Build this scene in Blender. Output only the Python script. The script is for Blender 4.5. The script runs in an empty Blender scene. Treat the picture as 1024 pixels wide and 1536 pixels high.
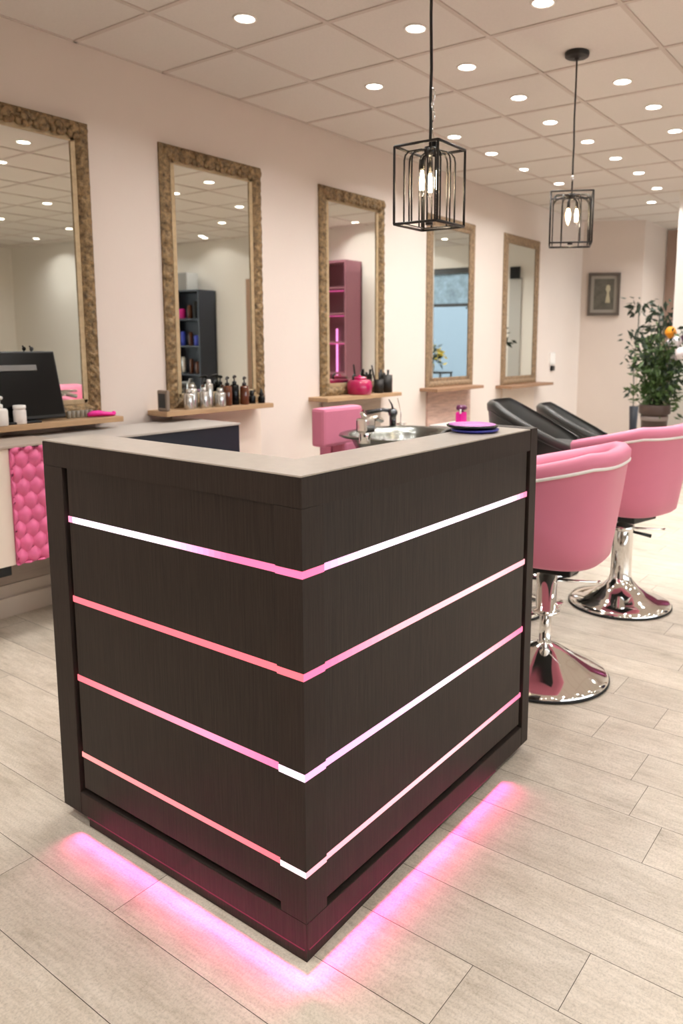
import bpy, bmesh, math, random
from mathutils import Vector, Matrix
random.seed(7)
SC = bpy.context.scene
COL = SC.collection
PI = math.pi
sin, cos = math.sin, math.cos

# ------------------------------------------------------------------ materials
def lin(c):
    c = c / 255.0
    return c / 12.92 if c <= .04045 else ((c + .055) / 1.055) ** 2.4
def rgb(r, g, b): return (lin(r), lin(g), lin(b), 1)
MATS = {}
def mat(name, col, rough=.5, metal=0, spec=.5, emit=None, estr=0, coat=0, noise=None, bump=None, trans=0, ior=1.45, sheen=0):
    """noise=(scale, amount, stretch xyz) varies the base colour a little; bump=(scale, strength)"""
    if name in MATS: return MATS[name]
    m = bpy.data.materials.new(name); m.use_nodes = True
    nt = m.node_tree; b = nt.nodes['Principled BSDF']
    b.inputs['Base Color'].default_value = col
    b.inputs['Roughness'].default_value = rough
    b.inputs['Metallic'].default_value = metal
    b.inputs['Specular IOR Level'].default_value = spec
    b.inputs['IOR'].default_value = ior
    b.inputs['Transmission Weight'].default_value = trans
    b.inputs['Coat Weight'].default_value = coat
    b.inputs['Sheen Weight'].default_value = sheen
    if emit:
        b.inputs['Emission Color'].default_value = emit
        b.inputs['Emission Strength'].default_value = estr
    tc = nt.nodes.new('ShaderNodeTexCoord')
    if noise:
        sc, am, st = noise
        mp = nt.nodes.new('ShaderNodeMapping'); mp.inputs['Scale'].default_value = st
        nz = nt.nodes.new('ShaderNodeTexNoise'); nz.inputs['Scale'].default_value = sc; nz.inputs['Detail'].default_value = 6
        nz.inputs['Roughness'].default_value = .65
        rp = nt.nodes.new('ShaderNodeValToRGB')
        rp.color_ramp.elements[0].position = .3; rp.color_ramp.elements[1].position = .7
        d = tuple(max(0, c * (1 - am)) for c in col[:3]) + (1,); l = tuple(min(1, c * (1 + am)) for c in col[:3]) + (1,)
        rp.color_ramp.elements[0].color = d; rp.color_ramp.elements[1].color = l
        L = nt.links.new
        L(tc.outputs['Object'], mp.inputs['Vector']); L(mp.outputs['Vector'], nz.inputs['Vector'])
        L(nz.outputs['Fac'], rp.inputs['Fac']); L(rp.outputs['Color'], b.inputs['Base Color'])
    if bump:
        nz2 = nt.nodes.new('ShaderNodeTexNoise'); nz2.inputs['Scale'].default_value = bump[0]; nz2.inputs['Detail'].default_value = 4
        bp = nt.nodes.new('ShaderNodeBump'); bp.inputs['Strength'].default_value = bump[1]; bp.inputs['Distance'].default_value = .01
        nt.links.new(tc.outputs['Object'], nz2.inputs['Vector']); nt.links.new(nz2.outputs['Fac'], bp.inputs['Height'])
        nt.links.new(bp.outputs['Normal'], b.inputs['Normal'])
    MATS[name] = m
    return m

WALL = mat('wall_paint', rgb(226, 214, 206), .6, noise=(1.5, .02, (1, 1, 1)), bump=(60, .03))
WALLG = mat('wall_paint_grey', rgb(212, 198, 188), .6, noise=(1.5, .02, (1, 1, 1)))
WALLW = mat('wall_paint_white', rgb(236, 232, 226), .6)
WALLB = mat('wall_paint_brown', rgb(160, 135, 122), .6)
CEIL = mat('ceiling_tile', rgb(221, 215, 209), .9, noise=(90, .03, (1, 1, 1)), bump=(250, .05))
TBAR = mat('ceiling_bar', rgb(204, 193, 185), .6)
BASEB = mat('baseboard_paint', rgb(216, 204, 192), .5)
WENGE = mat('wenge_laminate', rgb(49, 41, 37), .5, noise=(22, .32, (9, 9, .35)), spec=.22)
WENGED = mat('wenge_panel', rgb(42, 34, 30), .45, noise=(26, .55, (10, 10, .3)), spec=.3)
TOP = mat('counter_laminate', rgb(186, 177, 168), .3, noise=(30, .06, (1, 1, 1)), spec=.7)
BAND = mat('edge_banding', rgb(190, 180, 170), .4)
CHROME = mat('chrome', rgb(235, 233, 230), .06, 1)
STEEL = mat('brushed_steel', rgb(124, 125, 120), .24, 1)
BLACKM = mat('black_metal', rgb(38, 34, 31), .45, .3)
BLACKP = mat('black_plastic', rgb(18, 18, 19), .35)
BLACKG = mat('black_gloss', rgb(10, 10, 11), .2, spec=.25)
RUBBER = mat('black_rubber', rgb(22, 21, 21), .7)
PINKV = mat('pink_vinyl', rgb(226, 136, 165), .45, spec=.4, noise=(3, .03, (1, 1, 1)), bump=(220, .04))
WHITEV = mat('white_piping', rgb(248, 246, 244), .35)
BLACKV = mat('black_vinyl', rgb(48, 48, 46), .4, bump=(220, .05))
GREYV = mat('dark_grey_piping', rgb(48, 48, 47), .4)
MIRROR = mat('mirror_glass', rgb(228, 229, 222), .015, 1)
GOLD = mat('antique_gold', rgb(132, 108, 76), .5, .3, noise=(38, .75, (1, 1, 1)), bump=(120, .5))
GOLDL = mat('pale_gold', rgb(186, 164, 130), .45, .2, noise=(30, .15, (1, 1, 1)))
WOODG = mat('worn_gold_wood', rgb(142, 118, 92), .55, .05, noise=(40, .45, (1, 1, 1)), bump=(90, .3))
OAK = mat('oak_shelf', rgb(178, 146, 112), .5, noise=(14, .14, (.6, 6, 6)))
OAKD = mat('brown_shelf', rgb(150, 116, 90), .5, noise=(14, .14, (.6, 6, 6)))
PANG = mat('grey_wood_panel', rgb(178, 164, 152), .55, noise=(8, .12, (.5, 4, 4)))
PANP = mat('pinkish_wood_panel', rgb(196, 166, 154), .55, noise=(9, .28, (.6, 5, 5)))
GREYTOP = mat('grey_worktop', rgb(188, 182, 176), .35)
CREAM = mat('cream_laminate', rgb(236, 222, 210), .4)
PINKQ = mat('pink_scale_relief', rgb(232, 112, 160), .45, noise=(4, .08, (1, 1, 1)))
WHITEP = mat('white_plastic', rgb(240, 238, 235), .35)
BOTW = mat('white_bottle', rgb(232, 226, 222), .3)
SILV = mat('silver_bottle', rgb(200, 197, 192), .22, .85)
AMBER = mat('amber_glass', rgb(92, 46, 22), .12, coat=.4)
MAG = mat('magenta_plastic', rgb(236, 40, 160), .3)
RUBY = mat('ruby_jar', rgb(176, 16, 84), .15, coat=.5)
PURP = mat('purple_cap', rgb(92, 26, 72), .3)
GLIT = mat('pink_glitter', rgb(206, 120, 206), .45, noise=(300, .45, (1, 1, 1)))
BLUEP = mat('blue_tray', rgb(56, 60, 160), .3)
LEAF = mat('leaf_green', rgb(62, 84, 40), .5, noise=(12, .45, (1, 1, 1)))
LEAFD = mat('dark_leaf', rgb(38, 54, 38), .5, noise=(12, .4, (1, 1, 1)))
POT = mat('brown_pot', rgb(66, 50, 44), .5)
POTB = mat('grey_band', rgb(128, 116, 112), .5)
SOIL = mat('soil', rgb(52, 40, 30), .9)
ORANGE = mat('orange_petals', rgb(232, 150, 30), .6)
WHITEF = mat('white_petals', rgb(240, 232, 236), .6)
DARKF = mat('dark_petals', rgb(72, 40, 62), .6)
GLASSB = mat('bulb_glass', rgb(255, 255, 255), .0, trans=1, ior=1.12)
FIL = mat('filament', rgb(255, 220, 170), .5, emit=rgb(255, 226, 178), estr=60)
DIFF = mat('downlight_diffuser', rgb(255, 250, 240), .5, emit=rgb(255, 248, 236), estr=14)
RIMW = mat('downlight_rim', rgb(236, 230, 224), .4)
def led(name, c, s): return mat(name, c, .4, emit=c, estr=s)
LEDW = led('led_white', rgb(255, 228, 248), 1.6)
LEDP = led('led_pink', rgb(255, 120, 160), 1.0)
LEDR = led('led_coral', rgb(255, 104, 122), .95)
LEDL = led('led_pale_pink', rgb(255, 176, 200), 1.1)
LEDV = led('led_violet_pink', rgb(255, 170, 226), 1.2)
LEDM = led('led_magenta', rgb(255, 150, 232), 1.5)
SUB = mat('floor_gap', rgb(60, 50, 44), .8)
NAVY = mat('blue_black_laminate', rgb(36, 40, 50), .4)
MAUVE = mat('mauve_laminate', rgb(150, 96, 110), .5)
PICT = mat('dark_print', rgb(84, 80, 70), .5, noise=(9, .5, (1, 1, 1)))
PICM = mat('grey_mount', rgb(150, 142, 132), .6)
PICF = mat('grey_brown_frame', rgb(84, 74, 66), .45)
WGLASS = mat('window_glass', rgb(235, 242, 245), .0, trans=1, ior=1.05)
FROST = mat('blue_patterned_film', rgb(160, 190, 214), .5, noise=(9, .35, (1, 1, 1)))
DKFR = mat('dark_frame', rgb(70, 72, 74), .4)
YEL = mat('yellow_flower', rgb(226, 206, 90), .5)
LIME = mat('lime_plastic', rgb(196, 226, 60), .4)
BLUEB = mat('blue_bottle', rgb(70, 90, 220), .3)

def floor_mat():
    m = bpy.data.materials.new('oak_laminate_planks'); m.use_nodes = True
    nt = m.node_tree; b = nt.nodes['Principled BSDF']; N = nt.nodes.new; L = nt.links.new
    geo = N('ShaderNodeNewGeometry'); tc = N('ShaderNodeTexCoord')
    off = N('ShaderNodeVectorMath'); off.operation = 'SCALE'; off.inputs[0].default_value = (13, 7, 5)
    L(geo.outputs['Random Per Island'], off.inputs['Scale'])
    add = N('ShaderNodeVectorMath'); add.operation = 'ADD'
    L(tc.outputs['Object'], add.inputs[0]); L(off.outputs['Vector'], add.inputs[1])
    def noise(scale, st, det, r=.6):
        mp = N('ShaderNodeMapping'); mp.inputs['Scale'].default_value = st
        nz = N('ShaderNodeTexNoise'); nz.inputs['Scale'].default_value = scale; nz.inputs['Detail'].default_value = det; nz.inputs['Roughness'].default_value = r
        L(add.outputs['Vector'], mp.inputs['Vector']); L(mp.outputs['Vector'], nz.inputs['Vector']); return nz
    n1 = noise(4.5, (2.2, .75, 1), 8, .68)
    n2 = noise(46, (2.2, .22, 1), 6)
    n3 = noise(170, (1, 1, 1), 4, .7)
    r1 = N('ShaderNodeValToRGB'); e = r1.color_ramp.elements
    e[0].position = .30; e[0].color = rgb(150, 138, 120); e[1].position = .60; e[1].color = rgb(214, 203, 188)
    x = e.new(.42); x.color = rgb(193, 181, 164)
    L(n1.outputs['Fac'], r1.inputs['Fac'])
    r2 = N('ShaderNodeValToRGB'); e = r2.color_ramp.elements
    e[0].position = .3; e[0].color = rgb(176, 165, 148); e[1].position = .6; e[1].color = rgb(214, 204, 190)
    L(n2.outputs['Fac'], r2.inputs['Fac'])
    mx = N('ShaderNodeMixRGB'); mx.inputs['Fac'].default_value = .42
    L(r1.outputs['Color'], mx.inputs[1]); L(r2.outputs['Color'], mx.inputs[2])
    r3 = N('ShaderNodeValToRGB'); e = r3.color_ramp.elements
    e[0].position = .33; e[0].color = (.60, .60, .58, 1); e[1].position = .55; e[1].color = (1.03, 1.03, 1.03, 1)
    L(n3.outputs['Fac'], r3.inputs['Fac'])
    m2 = N('ShaderNodeMixRGB'); m2.blend_type = 'MULTIPLY'; m2.inputs['Fac'].default_value = .55
    L(mx.outputs['Color'], m2.inputs[1]); L(r3.outputs['Color'], m2.inputs[2])
    rr = N('ShaderNodeMapRange'); rr.inputs['To Min'].default_value = .93; rr.inputs['To Max'].default_value = 1.05
    L(geo.outputs['Random Per Island'], rr.inputs['Value'])
    m3 = N('ShaderNodeVectorMath'); m3.operation = 'SCALE'
    L(m2.outputs['Color'], m3.inputs[0]); L(rr.outputs['Result'], m3.inputs['Scale'])
    L(m3.outputs['Vector'], b.inputs['Base Color'])
    b.inputs['Roughness'].default_value = .42; b.inputs['Specular IOR Level'].default_value = .4
    bp = N('ShaderNodeBump'); bp.inputs['Strength'].default_value = .06; bp.inputs['Distance'].default_value = .01
    L(n2.outputs['Fac'], bp.inputs['Height']); L(bp.outputs['Normal'], b.inputs['Normal'])
    return m
FLOORM = floor_mat()

# ------------------------------------------------------------------ mesh helpers
def BM(): return bmesh.new()
def box(bm, x0, x1, y0, y1, z0, z1, bev=0, mi=0):
    vs = [bm.verts.new((x, y, z)) for x in (x0, x1) for y in (y0, y1) for z in (z0, z1)]
    fs = [bm.faces.new([vs[i] for i in q]) for q in ((0, 1, 3, 2), (4, 6, 7, 5), (0, 4, 5, 1), (2, 3, 7, 6), (0, 2, 6, 4), (1, 5, 7, 3))]
    for f in fs: f.material_index = mi
    if bev:
        es = list({e for f in fs for e in f.edges})
        r = bmesh.ops.bevel(bm, geom=es, offset=bev, segments=2, profile=.6, affect='EDGES')
        for f in r['faces']: f.material_index = mi
    return vs
def tf(bm, vs, M):
    for v in vs: v.co = M @ v.co
def prism(bm, pts, z0, z1, bev=0):
    lo = [bm.verts.new((p[0], p[1], z0)) for p in pts]; hi = [bm.verts.new((p[0], p[1], z1)) for p in pts]
    n = len(pts)
    fs = [bm.faces.new(lo[::-1]), bm.faces.new(hi)]
    for i in range(n): fs.append(bm.faces.new([lo[i], lo[(i + 1) % n], hi[(i + 1) % n], hi[i]]))
    if bev:
        bmesh.ops.bevel(bm, geom=list({e for f in fs for e in f.edges}), offset=bev, segments=2, affect='EDGES')
def lathe(bm, prof, n=32, c=(0, 0, 0), sx=1, sy=1, cap=True):
    rings = []
    for r, z in prof:
        rings.append([bm.verts.new((c[0] + r * cos(2 * PI * i / n) * sx, c[1] + r * sin(2 * PI * i / n) * sy, c[2] + z)) for i in range(n)])
    for a, b in zip(rings, rings[1:]):
        for i in range(n):
            f = bm.faces.new([a[i], a[(i + 1) % n], b[(i + 1) % n], b[i]]); f.smooth = True
    if cap:
        if prof[0][0] > 1e-5: bm.faces.new(rings[0][::-1])
        if prof[-1][0] > 1e-5: bm.faces.new(rings[-1])
    return [v for r in rings for v in r]
def tube(bm, pts, r, n=8, closed=False, cap=True):
    pts = [Vector(p) for p in pts]; N = len(pts); rings = []
    up = None
    for i, p in enumerate(pts):
        if closed: t = pts[(i + 1) % N] - pts[i - 1]
        else: t = pts[min(i + 1, N - 1)] - pts[max(i - 1, 0)]
        t.normalize()
        if up is None:
            up = Vector((0, 0, 1)) if abs(t.z) < .9 else Vector((1, 0, 0))
        a = t.cross(up)
        if a.length < 1e-4: a = t.cross(Vector((0, 1, 0)))
        a.normalize(); b = a.cross(t); up = b
        rr = r[i] if isinstance(r, (list, tuple)) else r
        rings.append([bm.verts.new(p + a * rr * cos(2 * PI * k / n) + b * rr * sin(2 * PI * k / n)) for k in range(n)])
    prs = list(zip(rings, rings[1:])) + ([(rings[-1], rings[0])] if closed else [])
    for A, B in prs:
        for k in range(n):
            f = bm.faces.new([A[k], A[(k + 1) % n], B[(k + 1) % n], B[k]]); f.smooth = True
    if cap and not closed:
        bm.faces.new(rings[0][::-1]); bm.faces.new(rings[-1])
def ball(bm, c, rx, ry=None, rz=None, seg=16, rot=None):
    ry = ry or rx; rz = rz or rx
    r = bmesh.ops.create_uvsphere(bm, u_segments=seg, v_segments=max(6, seg // 2), radius=1)
    M = Matrix.Translation(c) @ (rot if rot else Matrix()) @ Matrix.Diagonal((rx, ry, rz, 1))
    tf(bm, r['verts'], M)
    for v in r['verts']:
        for f in v.link_faces: f.smooth = True
    return r['verts']
def obj(name, bm, mats, parent=None, loc=None, smooth=False, fix=True):
    if fix: bmesh.ops.recalc_face_normals(bm, faces=bm.faces)
    me = bpy.data.meshes.new(name); bm.to_mesh(me); bm.free()
    for m in (mats if isinstance(mats, (list, tuple)) else [mats]): me.materials.append(m)
    if smooth:
        for p in me.polygons: p.use_smooth = True
    o = bpy.data.objects.new(name, me); COL.objects.link(o)
    if parent: o.parent = parent
    if loc: o.location = loc
    return o
def tag(o, label=None, cat=None, group=None, kind=None):
    if label: o['label'] = label
    if cat: o['category'] = cat
    if group: o['group'] = group
    if kind: o['kind'] = kind
    return o
def thing(name, label, cat, loc=(0, 0, 0), rz=0, group=None):
    o = bpy.data.objects.new(name, None); COL.objects.link(o)
    o.empty_display_size = .05
    o.location = loc; o.rotation_euler = (0, 0, rz)
    return tag(o, label, cat, group)
def struct(name, bm, m, label=None):
    o = obj(name, bm, m); o['kind'] = 'structure'
    if label: o['label'] = label
    return o
def copy_tree(o, parent=None):
    c = o.copy(); COL.objects.link(c)
    if parent: c.parent = parent
    for ch in list(o.children):
        if ch.type in ('MESH', 'EMPTY'): copy_tree(ch, c)
    return c

# ------------------------------------------------------------------ camera (solved from the photograph)
CAM = Vector((-1.155, -1.0579, 1.4168))
yaw, pitch, roll = math.radians(34.9845), math.radians(8.3793), math.radians(.3786)
F, PX, PY = 1136.77, 598.99, 681.14
fw = Vector((cos(yaw) * cos(pitch), sin(yaw) * cos(pitch), -sin(pitch)))
r0 = fw.cross(Vector((0, 0, 1))).normalized(); u0 = r0.cross(fw)
rt = r0 * cos(roll) + u0 * sin(roll); up = -r0 * sin(roll) + u0 * cos(roll)
cd = bpy.data.cameras.new('camera'); cam = bpy.data.objects.new('camera', cd); COL.objects.link(cam)
cam.matrix_world = Matrix(((rt.x, up.x, -fw.x, CAM.x), (rt.y, up.y, -fw.y, CAM.y), (rt.z, up.z, -fw.z, CAM.z), (0, 0, 0, 1)))
cd.sensor_fit = 'AUTO'; cd.sensor_width = 36
cd.lens = F / 1536 * 36
cd.shift_x = (512 - PX) / 1536; cd.shift_y = (PY - 768) / 1536
cd.clip_start = .05
cd.dof.use_dof = True; cd.dof.focus_distance = 1.85; cd.dof.aperture_fstop = 4.2
SC.camera = cam

# ------------------------------------------------------------------ room shell
W, ZC = 2.792, 2.970          # mirror wall, ceiling height
XE, XP = 9.68, 7.15           # end wall, partition face
P1, P2 = (8.45, W), (8.74, 2.09)

# floor planks: 0.191 m wide, running across the room; long joints as photographed
bm = BM()
fixed = {1: -.52, -1: .505, 5: -.42, 4: -.519, 8: -.322}
rnd = random.Random(3)
for n in range(-22, 52):
    x0 = .0283 + .191 * n + .0008; x1 = x0 + .191 - .0016
    start = fixed.get(n, rnd.uniform(0, 1.29))
    y = start - 1.29 * 6
    while y < 3.2:
        a, b2 = max(y, -6.5), min(y + 1.29, W + .05)
        if b2 - a > .02 and x0 < XE:
            vs = [bm.verts.new(p) for p in ((x0, a + .0008, 0), (x1, a + .0008, 0), (x1, b2 - .0008, 0), (x0, b2 - .0008, 0))]
            bm.faces.new(vs)
        y += 1.29
fl = struct('floor', bm, [FLOORM], 'pale greige wood-look plank floor')
bm = BM(); box(bm, -4.3, XE + .1, -6.6, W + .1, -.1, -.003)
o = obj('floor_slab', bm, SUB); o['kind'] = 'structure'; o.parent = fl

# ceiling with an exposed tile grid
bm = BM(); box(bm, -4.3, XE + .1, -6.6, W + .1, ZC, ZC + .1)
ceil = struct('ceiling', bm, CEIL, 'pale tiled suspended ceiling')
xs = [1.34, 1.90, 2.50, 3.14, 3.78, 4.42, 5.08, 5.74, 6.40, 7.06, 7.7, 8.35, 9.0]
xs = [1.34 - .58 * i for i in range(9, 0, -1)] + xs
ys = [2.165, 1.53, .955, .27, -.36, -1.0, -1.64, -2.28, -2.92, -3.56, -4.2, -4.84, -5.5, -6.1]
bm = BM()
for x in xs: box(bm, x - .012, x + .012, -6.5, W, ZC - .006, ZC + .001)
for y in ys: box(bm, -4.2, XE, y - .012, y + .012, ZC - .007, ZC + .0005)
o = obj('trim_1', bm, TBAR); o['kind'] = 'structure'
# perimeter angle along the mirror wall
bm = BM(); box(bm, -4.2, P1[0], W - .018, W, ZC - .006, ZC + .001)
o = obj('trim_2', bm, TBAR); o['kind'] = 'structure'

def wall_poly(name, pts, m, z0=0, z1=ZC, label=None):
    bm = BM(); prism(bm, pts, z0, z1); return struct(name, bm, m, label)
wall_poly('wall_left', [(-4.3, W), (P1[0], W), (P1[0], W + .12), (-4.3, W + .12)], WALL, label='pale pink wall that carries the mirrors')
wall_poly('wall_angled', [P1, (P2[0], P2[1]), (P2[0] + .12, P2[1] + .08), (P1[0] + .12, P1[1] + .1)], WALLG)
wall_poly('wall_return', [P2, (XE, P2[1]), (XE, P2[1] + .12), (P2[0] + .12, P2[1] + .12)], WALLG)
# end wall with the shop window opening
WY0, WY1, WZ0, WZ1 = -2.3, .62, .35, 2.62
wall_poly('wall_end_1', [(XE, WY1), (XE + .12, WY1), (XE + .12, 2.6), (XE, 2.6)], WALLW)
wall_poly('wall_end_2', [(XE, -6.6), (XE + .12, -6.6), (XE + .12, WY0), (XE, WY0)], WALLW)
wall_poly('wall_end_3', [(XE, WY0), (XE + .12, WY0), (XE + .12, WY1), (XE, WY1)], WALLW, 0, WZ0)
wall_poly('wall_end_4', [(XE, WY0), (XE + .12, WY0), (XE + .12, WY1), (XE, WY1)], WALLW, WZ1, ZC)
bm = BM(); box(bm, XE - .02, XE, 1.93, 2.075, 0, ZC - .02)
o = struct('trim_3', bm, WALLB)
bm = BM(); box(bm, XE - .03, XE, 1.13, 1.33, 0, 2.42)
struct('trim_4', bm, mat('grey_trim', rgb(186, 184, 180), .5))
bm = BM(); box(bm, XE - .06, XE - .03, 1.14, 1.31, 2.40, 2.58, .01)
tag(obj('wall_speaker', bm, BLACKP), 'small black box high on the far wall, seen in the farthest mirror', 'speaker')
# partition on the right and the wall that juts out of it
wall_poly('wall_partition', [(XP, -4.5), (XP + .14, -4.5), (XP + .14, 1.245), (XP, 1.245)], WALLW, label='white partition at the right edge')
wall_poly('wall_jut', [(5.95, -6.6), (XP + .1, -6.6), (XP + .1, -4.5), (5.95, -4.5)], WALLW)
# walls behind the camera, with a big unseen window added for daylight fill
wall_poly('wall_back', [(-4.3, -6.6), (-4.2, -6.6), (-4.2, W), (-4.3, W)], WALL)
DX0, DX1 = -3.4, 4.9
wall_poly('wall_right_1', [(-4.2, -6.6), (DX0, -6.6), (DX0, -6.5), (-4.2, -6.5)], WALLW)
wall_poly('wall_right_2', [(DX1, -6.6), (5.95, -6.6), (5.95, -6.5), (DX1, -6.5)], WALLW)
wall_poly('wall_right_3', [(DX0, -6.6), (DX1, -6.6), (DX1, -6.5), (DX0, -6.5)], WALLW, 0, .3)
wall_poly('wall_right_4', [(DX0, -6.6), (DX1, -6.6), (DX1, -6.5), (DX0, -6.5)], WALLW, 2.7, ZC)
# window frames and glass
def window(name, horiz, a0, a1, z0, z1, at, bars, cross):
    bm = BM()
    def bx(p0, p1, q0, q1, d=.03):
        if horiz: box(bm, p0, p1, at - d, at + d, q0, q1)
        else: box(bm, at - d, at + d, p0, p1, q0, q1)
    bx(a0, a1, z0, z0 + .06); bx(a0, a1, z1 - .09, z1, .04)
    bx(a0, a0 + .06, z0, z1); bx(a1 - .06, a1, z0, z1)
    for b_ in bars: bx(b_ - .025, b_ + .025, z0, z1)
    for c_ in cross: bx(a0, a1, c_ - .025, c_ + .025)
    w = struct(name, bm, DKFR)
    bm = BM()
    if horiz: box(bm, a0, a1, at - .004, at + .004, z0, z1)
    else: box(bm, at - .004, at + .004, a0, a1, z0, z1)
    g = obj('window_glass', bm, WGLASS, w); g['kind'] = 'structure'
    return w
w1 = window('window_1', False, WY0, WY1, WZ0, WZ1, XE + .06, [-1.0], [2.03])
bm = BM(); box(bm, XE + .045, XE + .052, WY0 + .06, WY1 - .06, 2.06, 2.53)
o = obj('window_film', bm, FROST, w1); o['kind'] = 'structure'
window('window_fill', True, DX0, DX1, .3, 2.7, -6.55, [-1.3, .75, 2.8], [])  # out-of-view window, added so sky light fills the room

# baseboards: a plinth with a ledge along the mirror wall
bm = BM(); box(bm, -4.2, P1[0], W - .02, W, 0, .16); box(bm, -4.2, P1[0], W - .05, W, 0, .10)
struct('baseboard_left', bm, BASEB)
bm = BM(); box(bm, XP - .015, XP, -4.5, 1.245, 0, .09)
struct('baseboard_partition', bm, BASEB)

# ------------------------------------------------------------------ reception desk
H, LL, LR, A = 1.14, .978, 1.155, .168
HK = .033
desk = thing('reception_desk', 'dark wood L-shaped reception desk with glowing pink light strips', 'reception desk', (0, 0, 0))
RZ = 1.069                       # underside of the top rail
bm = BM()
prism(bm, [(0, 0), (LR - .052, 0), (LR - .052, A), (A, A), (A, LL), (0, LL)], RZ, H - .004, .0012)
obj('top_rail', bm, WENGE, desk)
bm = BM()
prism(bm, [(.001, .001), (LR - .053, .001), (LR - .053, A), (A, A), (A, LL - .001), (.001, LL - .001)], H - .004, H, .0008)
obj('counter_top', bm, TOP, desk)
bm = BM(); box(bm, LR - .05, LR, 0, A + .003, HK, H + .001, .002)
obj('end_panel', bm, WENGE, desk)
REC, GAP = .005, .017
bm = BM(); box(bm, 0, .15, LL - .09, LL, HK, RZ, .0015)
obj('corner_post', bm, WENGE, desk)
strips = [(.9165, .934), (.686, .704), (.4505, .469), (.2155, .231)]
ZI = .102
cuts = [RZ] + [z for a, b in strips for z in (b, a)] + [ZI]
# corner post at the near corner, cut through by the light strips
bm = BM()
segs = [(cuts[i + 1], cuts[i]) for i in range(0, len(cuts), 2)]
for z0, z1 in segs: box(bm, 0, .072, 0, .080, z0, z1, .0008)
obj('corner_post', bm, WENGE, desk)
bm = BM(); prism(bm, [(0, 0), (LR - .052, 0), (LR - .052, .12), (.12, .12), (.12, LL - .0905), (0, LL - .0905)], HK, ZI, .0012)
obj('bottom_rail', bm, WENGE, desk)
for z0, z1 in segs:
    zz = z0 + (GAP if z0 == ZI else 0)
    bm = BM(); box(bm, REC, .045, .080, LL - .09 - GAP, zz, z1, .0008); obj('front_panel', bm, WENGED, desk)
    bm = BM(); box(bm, .072, LR - .05 - GAP, REC, .045, zz, z1, .0008); obj('front_panel', bm, WENGED, desk)
# inner carcass
bm = BM(); box(bm, .06, A - .005, .06, LL - .09, ZI, RZ); box(bm, A - .006, LR - .05, .06, A - .005, ZI, RZ)
obj('inner_panel', bm, WENGED, desk)
bm = BM(); prism(bm, [(.004, .004), (.76, .026), (.80, .06), (.80, .12), (.12, .12), (.12, .86), (.006, .86)], 0, HK)
obj('plinth', bm, WENGE, desk)
def led_strip(bm, ms, x0, x1, y0, y1, z0, z1, m):
    if m not in ms: ms.append(m)
    box(bm, x0, x1, y0, y1, z0 + .0004, z1 - .0004, mi=ms.index(m))
# diffuser colours along each strip, from the far post towards the corner (left face) / corner towards the end panel (right face)
WH, PK, CO, PL, VI = (255, 232, 250), (255, 118, 168), (255, 112, 128), (255, 176, 192), (255, 178, 236)
lm = [[(0, PK), (.04, WH), (.5, WH), (.68, (255, 170, 220)), (.8, PK), (1, PK)], [(0, CO), (.5, CO), (1, CO)],
      [(0, CO), (.35, (255, 140, 160)), (.7, (255, 150, 190)), (1, PK)], [(0, (255, 150, 150)), (.5, (255, 136, 146)), (1, CO)]]
rm = [[(0, VI), (.15, WH), (.9, WH), (1, PK)], [(0, PK), (.25, PL), (.7, (255, 200, 208)), (1, PL)],
      [(0, VI), (.25, (255, 196, 240)), (.5, WH), (.8, PL), (1, PK)], [(0, PL), (.5, (255, 196, 206)), (.8, PL), (1, PK)]]
def ramp(st, f):
    for (a, c), (b, d) in zip(st, st[1:]):
        if f <= b: return tuple(int(c[k] + (d[k] - c[k]) * (f - a) / (b - a)) for k in range(3))
    return st[-1][1]
def ledc(c): return led('led_%d_%d_%d' % c, rgb(*c), (.62 + .3 * (c[1] > 222)))
cl = [ledc(PK), ledc(CO), ledc(WH), ledc((255, 226, 232))]; cr = [ledc(PK), ledc(PK), ledc(VI), ledc(PL)]
Yl0, Yl1, Xl0, Xl1 = .080, LL - .09 - .012, .072, LR - .05 - .008
NS = 40
for i, (z0, z1) in enumerate(strips):
    bl, ml, br, mr = BM(), [], BM(), []
    for q in range(NS):
        f0, f1 = q / NS, (q + 1) / NS
        led_strip(bl, ml, REC - .0005, .045, Yl1 + (Yl0 - Yl1) * f1, Yl1 + (Yl0 - Yl1) * f0, z0, z1, ledc(ramp(lm[i], (q + .5) / NS)))
        led_strip(br, mr, Xl0 + (Xl1 - Xl0) * f0, Xl0 + (Xl1 - Xl0) * f1, REC - .0005, .045, z0, z1, ledc(ramp(rm[i], (q + .5) / NS)))
    obj('light_strip', bl, ml, desk); obj('light_strip', br, mr, desk)
    bm = BM(); box(bm, .0005, .03, .0008, .080, z0 + .0004, z1 - .0004); obj('light_strip', bm, cl[i], desk)
    bm = BM(); box(bm, .0008, .072, .0004, .03, z0 + .0004, z1 - .0004); obj('light_strip', bm, cr[i], desk)
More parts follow.
